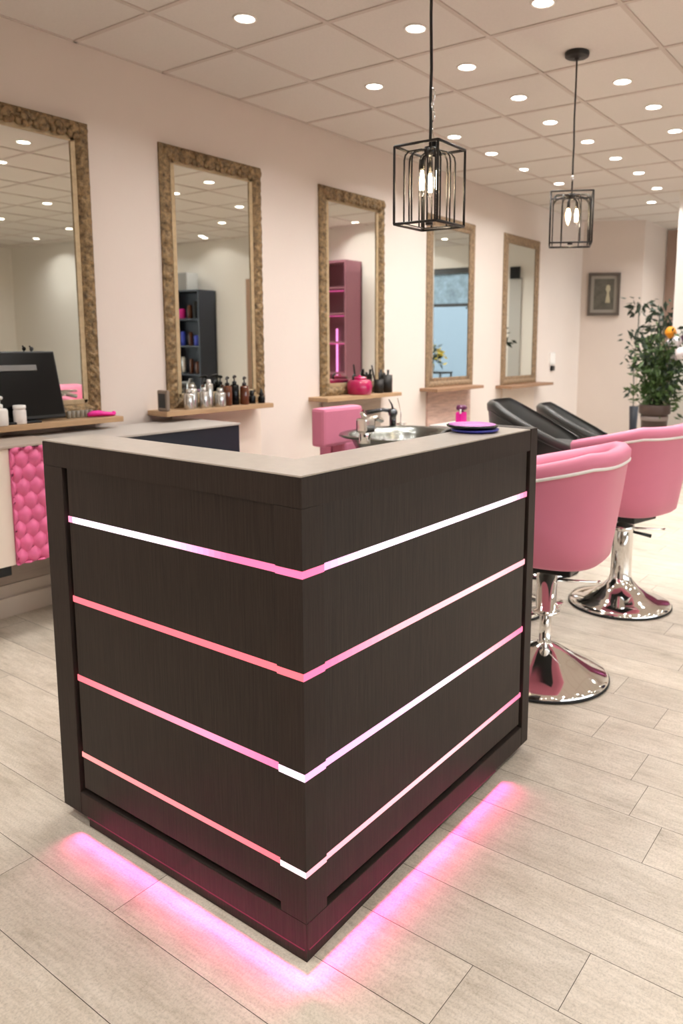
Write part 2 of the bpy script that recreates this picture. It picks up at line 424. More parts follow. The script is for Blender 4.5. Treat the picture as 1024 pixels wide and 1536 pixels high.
# under-plinth LED tape that washes the floor
bm = BM()
box(bm, .001, .004, .01, .86, HK - .004, HK - .0005); box(bm, .01, .92, .001, .004, HK - .004, HK - .0005)
obj('plinth_light', bm, mat('led_plinth', rgb(40, 22, 28), .5, emit=rgb(255, 60, 130), estr=.10), desk)
def glow(x, y, L, ang, col, power, tilt=22):
    ld = bpy.data.lights.new('floor_glow', 'AREA'); ld.shape = 'RECTANGLE'; ld.size = L; ld.size_y = .006
    ld.energy = power; ld.color = col; ld.spread = math.radians(60)
    o = bpy.data.objects.new('floor_glow', ld); COL.objects.link(o)
    d = Vector((cos(ang) * cos(math.radians(tilt)), sin(ang) * cos(math.radians(tilt)), -sin(math.radians(tilt))))
    zax = -d; xax = Vector((-sin(ang), cos(ang), 0)); yax = zax.cross(xax)
    o.matrix_world = Matrix(((xax.x, yax.x, zax.x, x), (xax.y, yax.y, zax.y, y), (xax.z, yax.z, zax.z, .029), (0, 0, 0, 1)))
    o.parent = desk
    return o
GC = (1.0, .055, .33)
glow(-.004, .405, .89, PI, GC, .72, 32)
glow(.44, -.004, .955, -PI / 2, GC, .78, 32)

# tray stack on the counter
t = thing('round_palette', 'round black-edged palette with pink glitter top, on the desk counter', 'palette', (.925, .118, H + .012))
bm = BM(); lathe(bm, [(.066, 0), (.080, .005), (.082, .009), (.078, .011)], 40); obj('base', bm, BLACKG, t)
bm = BM(); lathe(bm, [(.0, .0112), (.074, .0112), (.073, .0125), (0, .0128)], 40, cap=False); obj('glitter_disc', bm, GLIT, t)
bm = BM(); lathe(bm, [(.060, 0), (.074, .004), (.077, .010), (.070, .0115), (0, .0115)], 40)
tag(obj('round_palette', bm, BLUEP, None, (.930, .112, H)), 'blue round palette under the glittery pink one on the desk counter', 'palette')

# ------------------------------------------------------------------ mirrors
def carved_frame(bm, x0, x1, z0, z1, fw_, dep, carve, sides=('l', 'r', 't', 'b'), nt_=8):
    """mitred frame in the XZ plane (front faces -Y), relief from a carved profile"""
    rn = random.Random(int(x0 * 100))
    def strip(A, B, inA, inB, L, top):
        n = max(20, int(L / .012)); g = []
        for i in range(n + 1):
            s = i / n; row = []
            po = Vector(A).lerp(Vector(B), s); pi_ = Vector(inA).lerp(Vector(inB), s)
            for j in range(nt_ + 1):
                t_ = j / nt_
                p = po.lerp(pi_, t_)
                prof = dep * (.45 + .55 * sin(PI * min(1, t_ * 1.15)) ** .7)
                ph = s * L
                bump = carve * (.5 * sin(ph * 60 + 3 * sin(t_ * 5)) * sin(t_ * PI) + .5 * sin(ph * 137 + t_ * 9) * sin(t_ * PI) + rn.uniform(-.4, .4) * sin(t_ * PI))
                if j == 0: prof = dep * .35; bump = 0
                if j == nt_: prof = dep * .3; bump = 0
                row.append(bm.verts.new((p.x, -(prof + bump), p.z)))
            g.append(row)
        for i in range(n):
            for j in range(nt_):
                f = bm.faces.new([g[i][j], g[i + 1][j], g[i + 1][j + 1], g[i][j + 1]]); f.smooth = True
        # outer and inner skirts down to the wall
        for j in (0, nt_):
            for i in range(n):
                a, b_ = g[i][j], g[i + 1][j]
                c_ = bm.verts.new((b_.co.x, 0, b_.co.z)); d_ = bm.verts.new((a.co.x, 0, a.co.z))
                bm.faces.new([a, b_, c_, d_])
    o = {'tl': (x0, 0, z1), 'tr': (x1, 0, z1), 'bl': (x0, 0, z0), 'br': (x1, 0, z0)}
    i_ = {'tl': (x0 + fw_, 0, z1 - fw_), 'tr': (x1 - fw_, 0, z1 - fw_), 'bl': (x0 + fw_, 0, z0 + fw_), 'br': (x1 - fw_, 0, z0 + fw_)}
    for s, a, b_ in (('t', 'tl', 'tr'), ('r', 'tr', 'br'), ('b', 'br', 'bl'), ('l', 'bl', 'tl')):
        if s in sides:
            strip(o[a], o[b_], i_[a], i_[b_], (Vector(o[a]) - Vector(o[b_])).length, s == 't')
def acanthus(bm, x0, x1, ztop, fw_, dep):
    """row of carved leaf scrolls along the top rail, drooping over its inner edge"""
    n = max(5, int((x1 - x0) / .085)); st = (x1 - x0) / n
    for i in range(n):
        x = x0 + (i + .5) * st; k = 1 if i % 2 else .8
        zc_ = ztop - fw_ * .55
        ball(bm, (x, -dep * .9, zc_), st * .34 * k, .016, fw_ * .40 * k, 12)
        for s in (-1, 1):
            ball(bm, (x + s * st * .30, -dep * .8, zc_ - fw_ * .30), st * .20, .014, fw_ * .30, 10, Matrix.Rotation(s * .6, 4, 'Y'))
            ball(bm, (x + s * st * .24, -dep * .85, zc_ + fw_ * .28), st * .13, .012, fw_ * .16, 8)
        ball(bm, (x, -dep * 1.0, zc_ - fw_ * .42), st * .20, .014, fw_ * .22, 10)
        tube(bm, [(x + cos(a) * st * .26 * (1 - a / 9), -dep * 1.15, zc_ + sin(a) * fw_ * .30 * (1 - a / 9)) for a in [q * .45 for q in range(14)]], .006, 6)
MIR = [(.565, 1.384, .99, 2.565), (1.845, 2.668, .985, 2.572), (3.270, 4.082, .99, 2.572), (4.749, 5.612, .99, 2.572), (6.244, 7.118, .955, 2.575)]
mlab = ['large mirror in carved gold frame behind the black monitor', 'carved gold framed mirror with dark pump bottles on the shelf below it',
        'carved gold framed mirror with a magenta jar and black tools below it', 'plain worn gold framed mirror behind the near pendant, reflecting a blue window',
        'plain gold-brown framed mirror nearest the grey door wall, farthest of five']
for i, (x0, x1, z0, z1) in enumerate(MIR):
    t = thing('wall_mirror', mlab[i], 'mirror', (x0, W, z0), 0, 'framed mirrors along the pink wall')
    w_, h_ = x1 - x0, z1 - z0
    fwid = .082 if i < 3 else .075
    bm = BM()
    carved_frame(bm, 0, w_, 0, h_, fwid, .035 if i < 3 else .028, .010 if i < 3 else .003)
    fr = obj('frame', bm, GOLD if i < 3 else WOODG, t, fix=False)
    if i < 3:
        bm = BM(); acanthus(bm, fwid * .5, w_ - fwid * .5, h_, fwid, .035)
        ball(bm, (fwid * .55, -.035, h_ - fwid * .55), .032, .02, .032, 12); ball(bm, (w_ - fwid * .55, -.035, h_ - fwid * .55), .032, .02, .032, 12)
        obj('carved_leaves', bm, GOLD, fr)
    bm = BM()
    q = fwid; s_ = .024
    for a in ((q - .004, q + s_, q, h_ - q), (w_ - q - s_, w_ - q + .004, q, h_ - q)): box(bm, a[0], a[1], -.014, -.002, a[2], a[3], .003)
    for a in ((q, w_ - q, h_ - q - s_, h_ - q + .004), (q, w_ - q, q - .004, q + s_)): box(bm, a[0], a[1], -.014, -.002, a[2], a[3], .003)
    obj('inner_slip', bm, GOLDL if i < 3 else WOODG, t)
    bm = BM(); box(bm, q - .004, w_ - q + .004, -.006, -.001, q - .004, h_ - q + .004)
    obj('mirror_glass', bm, MIRROR, t)
# station shelves and the panels under them
SH = [(.40, 1.40, 2.60), (1.70, 2.585, 2.61), (3.14, 4.10, 2.60), (4.66, 5.53, 2.60), (6.14, 7.23, 2.60)]
slab = ['light oak shelf carrying the black monitor', 'light oak shelf under the second mirror, with bottles', 'light oak shelf holding a magenta jar and black tools',
        'brown wooden shelf above the pinkish plank panel', 'thin brown shelf under the farthest mirror']
plab = ['grey-brown wood panel below the monitor shelf', 'grey-beige wall panel below the bottle shelf', 'grey wood panel behind the pink backwash chair',
        'pinkish weathered plank panel behind the small pink bottle', 'beige panel below the farthest mirror, behind black chair']
for i, (x0, x1, y0) in enumerate(SH):
    zt = 1.003 if i < 4 else .965
    bm = BM(); box(bm, x0, x1, y0, W - (.0 if i < 9 else 0), zt - .03, zt, .003)
    tag(obj('wall_shelf', bm, OAK if i < 3 else OAKD), slab[i], 'shelf', 'shelves under the mirrors')
    m_ = MIR[i]
    bm = BM(); box(bm, m_[0] + .02, m_[1] - .05, W - .022, W - .001, .165, zt - .031)
    tag(obj('station_panel', bm, [PANG, CREAM, PANG, PANP, CREAM][i]), plab[i], 'panel')

# ------------------------------------------------------------------ ceiling downlights, plus added fill lamps
LV = [[(1.641, 1.832), (2.780, 1.903), (4.042, 2.09), (4.653, 2.098), (5.326, 2.14), (6.07, 2.113)],
      [(2.203, 1.212), (2.811, 1.268), (3.468, 1.266), (4.086, 1.325), (4.729, 1.299), (5.370, 1.302), (6.03, 1.315), (6.816, 1.384), (7.55, 1.66)],
      [(2.289, .564), (3.54, .62), (4.136, .614), (4.797, .656)]]
ordn = ['nearest', 'second', 'third', 'fourth', 'fifth', 'sixth', 'seventh', 'eighth', 'farthest']
rows = ['row nearest the mirror wall', 'middle row over the room', 'right-hand row by the far pendant']
def make_downlight():
    t = thing('ceiling_downlight', 'round recessed ceiling downlight', 'downlight')
    bm = BM(); lathe(bm, [(.046, .002), (.058, .002), (.060, -.003), (.056, -.007), (.048, -.006), (.046, .002)], 28, cap=False); obj('trim_ring', bm, RIMW, t)
    bm = BM(); lathe(bm, [(.047, -.002), (.03, -.004), (0, -.0045)], 28); obj('diffuser', bm, DIFF, t)
    return t
proto = make_downlight(); used = [False]
def lamp(x, y, p, z=ZC - .012):
    ld = bpy.data.lights.new('downlight_and_fill', 'AREA'); ld.shape = 'DISK'; ld.size = .1; ld.energy = p; ld.color = (1, .985, .96)
    ld.spread = math.radians(140)
    o = bpy.data.objects.new('downlight_and_fill', ld); COL.objects.link(o); o.location = (x, y, z); o.visible_glossy = True
    return o
DP = 5.2
def put(x, y, label, group):
    o = proto if not used[0] else copy_tree(proto)
    used[0] = True
    o.location = (x, y, ZC); o['label'] = label; o['group'] = group
    lamp(x, y, DP)
for r, row in enumerate(LV):
    for i, (x, y) in enumerate(row):
        nm = 'farthest' if i == len(row) - 1 else ordn[i]
        put(x, y, f'recessed ceiling downlight, {nm}{" from the camera" if nm not in ("nearest", "farthest") else ""} in the {rows[r]}', 'ceiling downlights')
refl = [(2.543, -.27), (3.904, -1.863), (5.183, -3.497), (4.187, -3.438), (4.323, -.139), (5.262, -.158), (5.978, -1.25), (6.69, -2.488), (6.85, -2.6), (6.6, -3.7),
        (6.44, .06), (6.9, .26), (8.9, .40), (9.35, -.3), (5.5, -4.9)]
for x, y in refl:
    put(x, y, 'recessed downlight over the room, seen only as a bright spot in the mirrors', 'downlights seen in the mirrors')
for x, y in ((8.4, 1.0), (8.4, -.8), (8.6, -2.2)): lamp(x, y, DP * 2.6)  # added lamps without fixtures, brightening the far end wall
for x in (-3, -1.6, -.2, 1.2, 2.6):  # bare lamps out of view, added for general illumination
    for y in (1.6, .1, -1.6, -3.3, -5.0):
        if x > 1 and y > -.5: continue
        lamp(x, y, DP * 1.25)
        if x < 1 : pass

# ------------------------------------------------------------------ pendant cage lamps
def make_pendant(cage_z, canopy, cord_label, rz, loc):
    """origin on the ceiling; cage of black wire, cage_z = (top, bottom) heights"""
    t = thing('pendant_lamp', cord_label, 'pendant lamp', (loc[0], loc[1], ZC), 0, 'black wire cage pendants')
    zt, zb = cage_z[0] - ZC, cage_z[1] - ZC
    h = .112 if canopy else .0915
    if True:
        bm = BM(); lathe(bm, [(0, 0), (.064, 0), (.066, -.006), (.064, -.022), (.058, -.026), (.012, -.028), (.012, -.038), (0, -.038)], 32, cap=False)
        obj('ceiling_canopy', bm, BLACKM, t)
    bm = BM()
    mid = (zt + .17)
    wob = [(0, 0, -.03), (.001, 0, mid * .3), (-.002, .001, mid * .6), (.002, -.001, mid * .85), (0, 0, mid), (.003, 0, zt + .10), (0, 0, zt - .03)]
    tube(bm, wob, .005 if canopy else .0055, 8)
    obj('cord', bm, BLACKM, t)
    # hook, chain links and little cable clamp above the cage
    bm = BM()
    if canopy:
        tube(bm, [(0, 0, zt + .07), (.006, 0, zt + .085), (.004, .002, zt + .10), (-.004, 0, zt + .095), (0, 0, zt + .08)], .004, 6)
        lathe(bm, [(.004, 0), (.009, .005), (.009, .025), (.004, .03)], 12, (0, 0, zt + .075))
    else:
        for q in range(3):
            c = zt + .115 + q * .034
            ring = [(.012 * cos(a) * (1 if q % 2 else .3) + .012, .012 * cos(a) * (.3 if q % 2 else 1), c + .022 * sin(a)) for a in [2 * PI * s / 14 for s in range(14)]]
            tube(bm, ring, .0028, 6, closed=True)
        tube(bm, [(.012, 0, zt + .10), (.016, 0, zt + .06), (.022, -.004, zt + .03), (.024, -.004, zt)], .0022, 6)
    obj('hook', bm, CHROME, t)
    if not canopy:
        bm = BM(); box(bm, .016, .034, -.014, .004, zt + .0, zt + .028, .002); obj('cable_clamp', bm, BLACKP, t)
    cage = bpy.data.objects.new('cage', None)
    bm = BM(); R_ = Matrix.Rotation(rz, 4, 'Z'); r = .0050
    c4 = [(h, h), (-h, h), (-h, -h), (h, -h)]
    for z in (zt, zb):
        for i in range(4):
            a, b = c4[i], c4[(i + 1) % 4]
            tube(bm, [R_ @ Vector((a[0], a[1], z)), R_ @ Vector((b[0], b[1], z))], r, 6)
    for a in c4: tube(bm, [R_ @ Vector((a[0], a[1], zt)), R_ @ Vector((a[0], a[1], zb))], r, 6)
    obj('outer_cage', bm, BLACKM, t)
    bm = BM()
    g = .098 if canopy else .066
    pts = [(g, s) for s in (-.5 * g, .5 * g)] + [(-g, s) for s in (-.5 * g, .5 * g)] + [(s, g) for s in (-.5 * g, .5 * g)] + [(s, -g) for s in (-.5 * g, .5 * g)] + [(g, g), (-g, g), (g, -g), (-g, -g)]
    for x, y in pts:
        P = [R_ @ Vector(p) for p in ((x, y, zb + .003), (x, y, zt - .045), (x * .96, y * .96, zt - .028), (x * .82, y * .82, zt - .014), (x * .5, y * .5, zt - .008), (x * .16, y * .16, zt - .006))]
        tube(bm, P, .0034, 6)
    for z in (zb + .003,):
        q = [R_ @ Vector((p[0] * g / h, p[1] * g / h, z)) for p in c4]
        for i in range(4): tube(bm, [q[i], q[(i + 1) % 4]], .0024, 6)
        for p in c4: tube(bm, [R_ @ Vector((p[0], p[1], z)), R_ @ Vector((p[0] * g / h, p[1] * g / h, z))], .0024, 6)
    obj('inner_cage', bm, BLACKM, t)
    bm = BM(); lathe(bm, [(.006, .0), (.020, .0), (.022, -.012), (.018, -.03), (.008, -.034)], 20, (0, 0, zt + .004))
    obj('hub', bm, BLACKM, t)
    bm = BM(); lathe(bm, [(.0, .0), (.014, .0), (.014, .012), (0, .012)], 16, (0, 0, zb + .002)); obj('bottom_cap', bm, BLACKM, t)
    for k in range(3):
        a = 2 * PI * k / 3 + .5 + rz; x, y = .030 * cos(a), .030 * sin(a)
        bm = BM(); tube(bm, [(0, 0, zt - .02), (x * .8, y * .8, zt - .03), (x, y, zt - .045), (x, y, zt - .075)], [.004, .004, .008, .009], 10)
        s = obj('bulb_holder', bm, BLACKM, t)
        bm = BM(); lathe(bm, [(.008, -.074), (.012, -.085), (.0165, -.105), (.0165, -.122), (.012, -.145), (.005, -.165), (0, -.17)], 16, (x, y, zt), cap=False)
        b = obj('bulb', bm, GLASSB, s, smooth=True)
        bm = BM()
        for q in range(4):
            aa = q * PI / 2
            tube(bm, [(x + .002 * cos(aa), y + .002 * sin(aa), zt - .08), (x + .006 * cos(aa), y + .006 * sin(aa), zt - .11), (x + .005 * cos(aa), y + .005 * sin(aa), zt - .145)], .0026, 5)
        obj('filament', bm, FIL, s)
    pl = bpy.data.lights.new('pendant_glow', 'POINT'); pl.energy = 3.0; pl.color = (1, .85, .62); pl.shadow_soft_size = .02
    po = bpy.data.objects.new('pendant_glow', pl); COL.objects.link(po); po.parent = t; po.location = (0, 0, zt - .18)
    return t
make_pendant((2.105, 1.838), False, 'black square cage pendant lamp, nearer of the two, hanging on a plain black cord', 0, (1.235, .49))
make_pendant((2.232, 1.962), True, 'black cage pendant lamp, farther of the two, below a round black ceiling rose', .42, (2.955, .668))

# ------------------------------------------------------------------ salon chairs
def tub_shell(hb, hf, bx, by, theta_n=64, open_deg=62, taper=.80, e=3.4, thick=.075):
    """barrel shell opening to +Y: list of rows; returns shell bm and the piping path"""
    def plan(a):
        c, s = cos(a), sin(a)
        return Vector((bx * math.copysign(abs(c) ** (2 / e), c), by * math.copysign(abs(s) ** (2 / e), s), 0))
    a0 = math.radians(90 - open_deg); A_ = [a0 - (2 * PI - 2 * math.radians(open_deg)) * i / theta_n for i in range(theta_n + 1)]
    bm = BM(); g = []; pip = []
    for a in A_:
        p = plan(a)
        d = (plan(a + .02) - plan(a - .02)).normalized(); n = Vector((d.y, -d.x, 0))      # outward
        tt = (by - p.y) / (2 * by)                                                          # 0 front, 1 back
        tt = min(1, max(0, (tt - .08) / .82))
        h = hf + (hb - hf) * (tt ** 1.15)
        row = []
        prof = [(.05, .0), (.015, .004), (.0, .02), (0, .10), (0, h * .5), (0, h - .062), (-.006, h - .045), (-.004, h - .02), (.012, h - .003), (.035, h), (thick - .018, h - .008), (thick, h - .035), (thick + .005, h * .65), (thick + .01, .17)]
        for dd, z in prof:
            s = taper + (1 - taper) * min(1, z / (hb * .95)) ** .9
            q = p * s - n * dd; q.z = z
            row.append(bm.verts.new(q))
        g.append(row)
        s = taper + (1 - taper) * min(1, (h - .058) / (hb * .95)) ** .9
        q = p * s + n * .002; q.z = h - .058; pip.append(q)
    for i in range(len(g) - 1):
        for j in range(len(g[0]) - 1):
            f = bm.faces.new([g[i][j], g[i + 1][j], g[i + 1][j + 1], g[i][j + 1]]); f.smooth = True
    for row in (g[0], g[-1]):
        f = bm.faces.new(row if row is g[0] else row[::-1]); f.smooth = False
    # bottom
    bm.faces.new([r[0] for r in g])
    return bm, pip
def make_chair(name, label, vin, pip_m, loc, rz, seat_z, group, style):
    pk = vin is PINKV
    t = thing(name, label, 'chair', loc, rz, group)
    bx = by = .30 if pk else .325
    bm, pip = tub_shell(.475, .365, bx, by, e=2.9) if pk else tub_shell(.48, .235, bx, by, open_deg=44, taper=.84, e=2.3, thick=.04)
    tf(bm, bm.verts, Matrix.Translation((0, 0, seat_z)))
    sh = obj('tub_back', bm, vin, t)
    bm = BM(); tube(bm, [Vector((p.x, p.y, p.z + seat_z)) for p in pip], .0072 if pk else .004, 8)
    obj('piping', bm, pip_m, sh)
    bm = BM(); n = 40
    prof = [(0, .10), (.8, .10), (.97, .12), (1, .16), (.98, .20), (.9, .225), (.5, .235), (0, .237)]
    e = 3.0; rings = []
    for r, z in prof:
        rings.append([bm.verts.new((math.copysign(abs(cos(a)) ** (2 / e), cos(a)) * .215 * r, math.copysign(abs(sin(a)) ** (2 / e), sin(a)) * .23 * r + .025, z + seat_z)) for a in [2 * PI * k / n for k in range(n)]])
    for a, b in zip(rings, rings[1:]):
        for k in range(n):
            f = bm.faces.new([a[k], a[(k + 1) % n], b[(k + 1) % n], b[k]]); f.smooth = True
    bmesh.ops.remove_doubles(bm, verts=bm.verts, dist=1e-5)
    obj('seat', bm, vin, t)
    bm = BM(); box(bm, -.11, .11, -.13, .13, seat_z - .05, seat_z + .004, .006); obj('seat_plate', bm, BLACKP, t)
    bm = BM()
    lathe(bm, [(0, 0), (.268, 0), (.276, .004), (.276, .012), (.270, .014), (0, .014)], 56); obj('base_ring', bm, RUBBER, t)
    bm = BM()
    if style == 'low':
        prof = [(.272, .014), (.270, .022), (.255, .034), (.20, .052), (.14, .075), (.095, .105), (.066, .140), (.056, .165), (.055, seat_z - .12), (.060, seat_z - .118), (.060, seat_z - .09), (.050, seat_z - .085), (.032, seat_z - .08), (.032, seat_z - .034)]
    else:
        prof = [(.272, .014), (.270, .022), (.257, .032), (.20, .058), (.13, .098), (.07, .135), (.036, .150), (.026, .154), (.026, seat_z - .25), (.060, seat_z - .248), (.062, seat_z - .235), (.044, seat_z - .23), (.044, seat_z - .085), (.036, seat_z - .08), (.036, seat_z - .034)]
    lathe(bm, prof, 56, cap=False); obj('base', bm, CHROME, t)
    R_ = Matrix.Rotation(-rz, 4, 'Z')
    bm = BM()
    zl = seat_z - .105
    a = math.radians(-66); d = Vector((cos(a), sin(a), 0))
    tube(bm, [R_ @ (d * .03 + Vector((0, 0, zl))), R_ @ (d * .10 + Vector((0, 0, zl - .002))), R_ @ (d * .21 + Vector((0, 0, zl + .0)))], [.006, .007, .005], 8)
    ball(bm, R_ @ (d * .215 + Vector((0, 0, zl))), .008, seg=10)
    obj('pump_lever', bm, CHROME, t)
    bm = BM(); a = math.radians(-60); d = Vector((cos(a), sin(a), 0))
    if style == 'low':
        tube(bm, [R_ @ (d * .04 + Vector((0, 0, zl - .02))), R_ @ (d * .15 + Vector((0, 0, zl - .045)))], [.007, .011], 8); obj('height_lever', bm, BLACKP, t)
    else:
        # flat foot plate beside the column
        lathe(bm, [(0, 0), (.05, 0), (.052, .004), (.05, .008), (0, .009)], 24, tuple(R_ @ Vector((.10, .0, seat_z - .245))), 1.1, .6); obj('foot_plate', bm, CHROME, t)
    return t
make_chair('salon_chair', 'pink tub salon chair with white piping right beside the desk end', PINKV, WHITEV, (1.745, .205, 0), math.radians(6), .535, 'pink tub salon chairs', 'high')
make_chair('salon_chair', 'pink tub salon chair at the right edge, behind the nearer pink one', PINKV, WHITEV, (2.84, .25, 0), math.radians(-14), .535, 'pink tub salon chairs', 'low')
make_chair('salon_chair', 'black leather tub salon chair, largest one in view, sloping rim facing right', BLACKV, GREYV, (3.20, .92, 0), math.radians(196), .585, 'black tub salon chairs', 'low')
make_chair('salon_chair', 'black leather tub salon chair farthest back, partly behind another black one', BLACKV, GREYV, (4.46, 1.17, 0), math.radians(200), .47, 'black tub salon chairs', 'low')
make_chair('salon_chair', 'black tub salon chair whose rounded arm peeks out above the near pink chair', BLACKV, GREYV, (2.40, .78, 0), math.radians(205), .47, 'black tub salon chairs', 'low')

# ------------------------------------------------------------------ cabinets by the mirror wall
CY = 2.35
t = thing('wall_cabinet', 'wall-hung cream cabinet with a pink scale-patterned door', 'cabinet', (.1, CY, .38))
bm = BM(); box(bm, 0, .79, .02, W - .055 - CY, 0, .53); obj('body', bm, CREAM, t)
bm = BM(); box(bm, 0, .518, 0, .019, .003, .548, .002); obj('door', bm, CREAM, t)
bm = BM()
rn = random.Random(5); cw, ch = .064, .066
for r in range(-1, 10):
    for q in range(-1, 5):
        cx = .522 + (q + (.5 if r % 2 else 0)) * cw + .02; cz = r * ch + .02
        pts = [(cx - cw * .5, cz), (cx - cw * .16, cz - ch * .46), (cx + cw * .22, cz - ch * .46), (cx + cw * .5, cz), (cx + cw * .5, cz + ch * .48), (cx + cw * .08, cz + ch * .86), (cx - cw * .5, cz + ch * .54)]
        pts = [(min(.772, max(.522, a)), min(.548, max(.003, b))) for a, b in pts]
        if len({(round(a, 4), round(b, 4)) for a, b in pts}) < 4: continue
        top = (min(.772, max(.522, cx + rn.uniform(-.006, .006))), min(.548, max(.003, cz + .012)))
        cv = bm.verts.new((top[0], -.022, top[1])); vs = [bm.verts.new((a, -.001, b)) for a, b in pts]
        for i in range(len(vs)):
            try: bm.faces.new([vs[i], vs[(i + 1) % len(vs)], cv])
            except ValueError: pass
bmesh.ops.remove_doubles(bm, verts=bm.verts, dist=1e-4)
bmesh.ops.subdivide_edges(bm, edges=bm.edges, cuts=1, use_grid_fill=True, smooth=.6)
box(bm, .522, .772, 0, .019, .003, .548)
obj('patterned_door', bm, PINKQ, t, smooth=True)
tag(bpy.data.objects['patterned_door'], 'pink door with raised scale pattern')
bm = BM(); box(bm, -.01, .79, -.01, W - .055 - CY, .549, .561, .002); obj('worktop', bm, PANG, t)
t = thing('low_cabinet', 'low black cabinet with grey top below the second mirror', 'cabinet', (.90, 2.30, 0))
bm = BM(); box(bm, .22, 1.075, 0, W - .055 - 2.30, .0, .925); obj('body', bm, NAVY, t)
bm = BM(); box(bm, -.005, 1.08, -.008, W - .055 - 2.30, .926, .937, .001); obj('worktop', bm, GREYTOP, t)
bm = BM(); box(bm, -.10, .10, -.09, .09, 0, .105, .008)
tag(obj('socket_box', bm, BLACKP, None, (.60, 2.64, .274)), 'black box under the cream wall cabinet, at the left picture edge', 'socket box')

# ------------------------------------------------------------------ things on the shelves
ST = 1.0035
# monitor, tilted back
t = thing('computer_monitor', 'black computer monitor leaning back on the first oak shelf', 'monitor', (.82, 2.665, ST))
Mx = Matrix.Rotation(math.radians(-14), 4, 'X')
bm = BM(); vs = box(bm, -.27, .275, -.012, .012, .012, .365, .006); tf(bm, bm.verts, Mx); obj('housing', bm, BLACKP, t)
bm = BM(); box(bm, -.262, .267, -.0135, -.0122, .03, .355); tf(bm, bm.verts, Mx); obj('screen', bm, BLACKG, t)
bm = BM(); box(bm, -.27, .16, -.022, -.0136, .262, .292, .003); tf(bm, bm.verts, Mx); obj('grey_bar', bm, mat('grey_bar', rgb(120, 118, 116), .4), t)
bm = BM(); box(bm, -.12, .12, -.045, .06, 0, .012, .004); obj('foot', bm, BLACKP, t)
bm = BM(); ball(bm, (.16, .085, .368), .010, .010, .012, 10); tube(bm, [(.16, .085, .352), (.157, .087, .372), (.152, .088, .385)], .004, 6); obj('webcam', bm, BLACKP, t)
def bottle(name, label, cat, x, y, z, prof, m, capprof=None, capm=None, pump=False, group=None, sx=1, sy=1, part='cap'):
    t = thing(name, label, cat, (x, y, z), 0, group)
    bm = BM(); lathe(bm, prof, 20, sx=sx, sy=sy); obj('body', bm, m, t)
    top = prof[-1][1]
    if capprof:
        bm = BM(); lathe(bm, [(r, zz + top) for r, zz in capprof], 18); c = obj(part, bm, capm, t)
    if pump:
        bm = BM(); tube(bm, [(0, 0, top), (0, 0, top + .045)], .005, 8); tube(bm, [(.014, .004, top + .048), (0, 0, top + .052), (-.018, -.014, top + .050), (-.034, -.026, top + .042)], [.009, .010, .007, .004], 8)
        lathe(bm, [(.013, 0), (.015, .003), (.015, .016), (.009, .02)], 14, (0, 0, top)); obj('pump', bm, capm, t)
    return t
CYL = lambda r, h: [(0, 0), (r * .95, 0), (r, .004), (r, h - .012), (r * .85, h - .003), (r * .4, h)]
bottle('pump_bottle', 'white pump bottle at the left edge before the monitor', 'bottle', .735, 2.632, ST, CYL(.036, .085), BOTW, [(.012, 0), (.012, .012)], WHITEP, True)
bottle('jar', 'small white jar between the white pump bottle and monitor edge', 'jar', .835, 2.636, ST, CYL(.030, .078), BOTW, [(.029, -.002), (.030, .002), (.030, .014), (.026, .016)], WHITEP)
# hair clips: row of clear hair rollers
t = thing('roller_row', 'row of translucent grey hair rollers lying beside the monitor', 'hair rollers', (1.135, 2.70, ST))
for q in range(6):
    bm = BM(); lathe(bm, [(.010, 0), (.012, .003), (.0105, .02), (.012, .037), (.010, .04)], 12, (q * .026, .0, 0))
    obj('roller', bm, mat('clear_plastic', rgb(196, 190, 176), .2, trans=.5), t)
# magenta glove / cloth
t = thing('hair_clip', 'magenta hair clip lying on the end of the monitor shelf', 'hair clip', (1.285, 2.655, ST))
bm = BM(); tube(bm, [(-.055, .02, .012), (-.03, .012, .020), (.0, .004, .020), (.035, -.008, .016), (.065, -.018, .013), (.085, -.022, .012)], [.010, .016, .017, .012, .011, .007], 10)
obj('jaw', bm, MAG, t, smooth=True)
bm = BM(); tube(bm, [(-.045, .030, .008), (.0, .018, .008), (.05, .0, .007), (.092, -.012, .007)], [.006, .008, .008, .005], 8); obj('lower_jaw', bm, MAG, t, smooth=True)
bm = BM(); ball(bm, (.078, -.02, .018), .014, .008, .011, 10); obj('hinge', bm, MAG, t)
# shelf 2
t = thing('comb_holder', 'brown and grey upright comb holder at the left end of the bottle shelf', 'comb holder', (1.722, 2.665, ST))
bm = BM(); box(bm, -.012, .012, -.045, .045, 0, .125, .01); obj('body', bm, mat('taupe_plastic', rgb(132, 118, 106), .5), t)
bm = BM(); box(bm, -.0135, -.0121, -.03, .03, .02, .105); obj('face', bm, BLACKP, t)
sil = [(1.905, 2.66, .030, .10, 'nearest the comb holder'), (1.965, 2.70, .032, .125, 'second from the comb holder'), (2.03, 2.665, .030, .105, 'in the middle of the cluster'), (2.10, 2.70, .026, .150, 'tallest, with a white cap'), (2.155, 2.66, .036, .095, 'widest, nearest the dark bottles')]
for x, y, r, h, w_ in sil:
    bottle('silver_bottle', f'silver hair product bottle on the second shelf, {w_}', 'bottle', x, y, ST, CYL(r, h), SILV, [(r * .45, 0), (r * .5, .003), (r * .5, .02), (r * .3, .024)], WHITEP if h > .14 else SILV, False, 'silver bottles on the second shelf')
pb = [(2.235, 2.68, .031, .13, 'leftmost of three'), (2.315, 2.70, .030, .135, 'middle of three'), (2.375, 2.67, .030, .125, 'rightmost of three')]
for k, (x, y, r, h, w_) in enumerate(pb):
    bottle('dark_pump_bottle', f'dark pump bottle with amber base before the second mirror, {w_}', 'bottle', x, y, ST, CYL(r, h), AMBER if k != 1 else BLACKG, [(.012, 0), (.012, .01)], BLACKP, True, 'dark pump bottles')
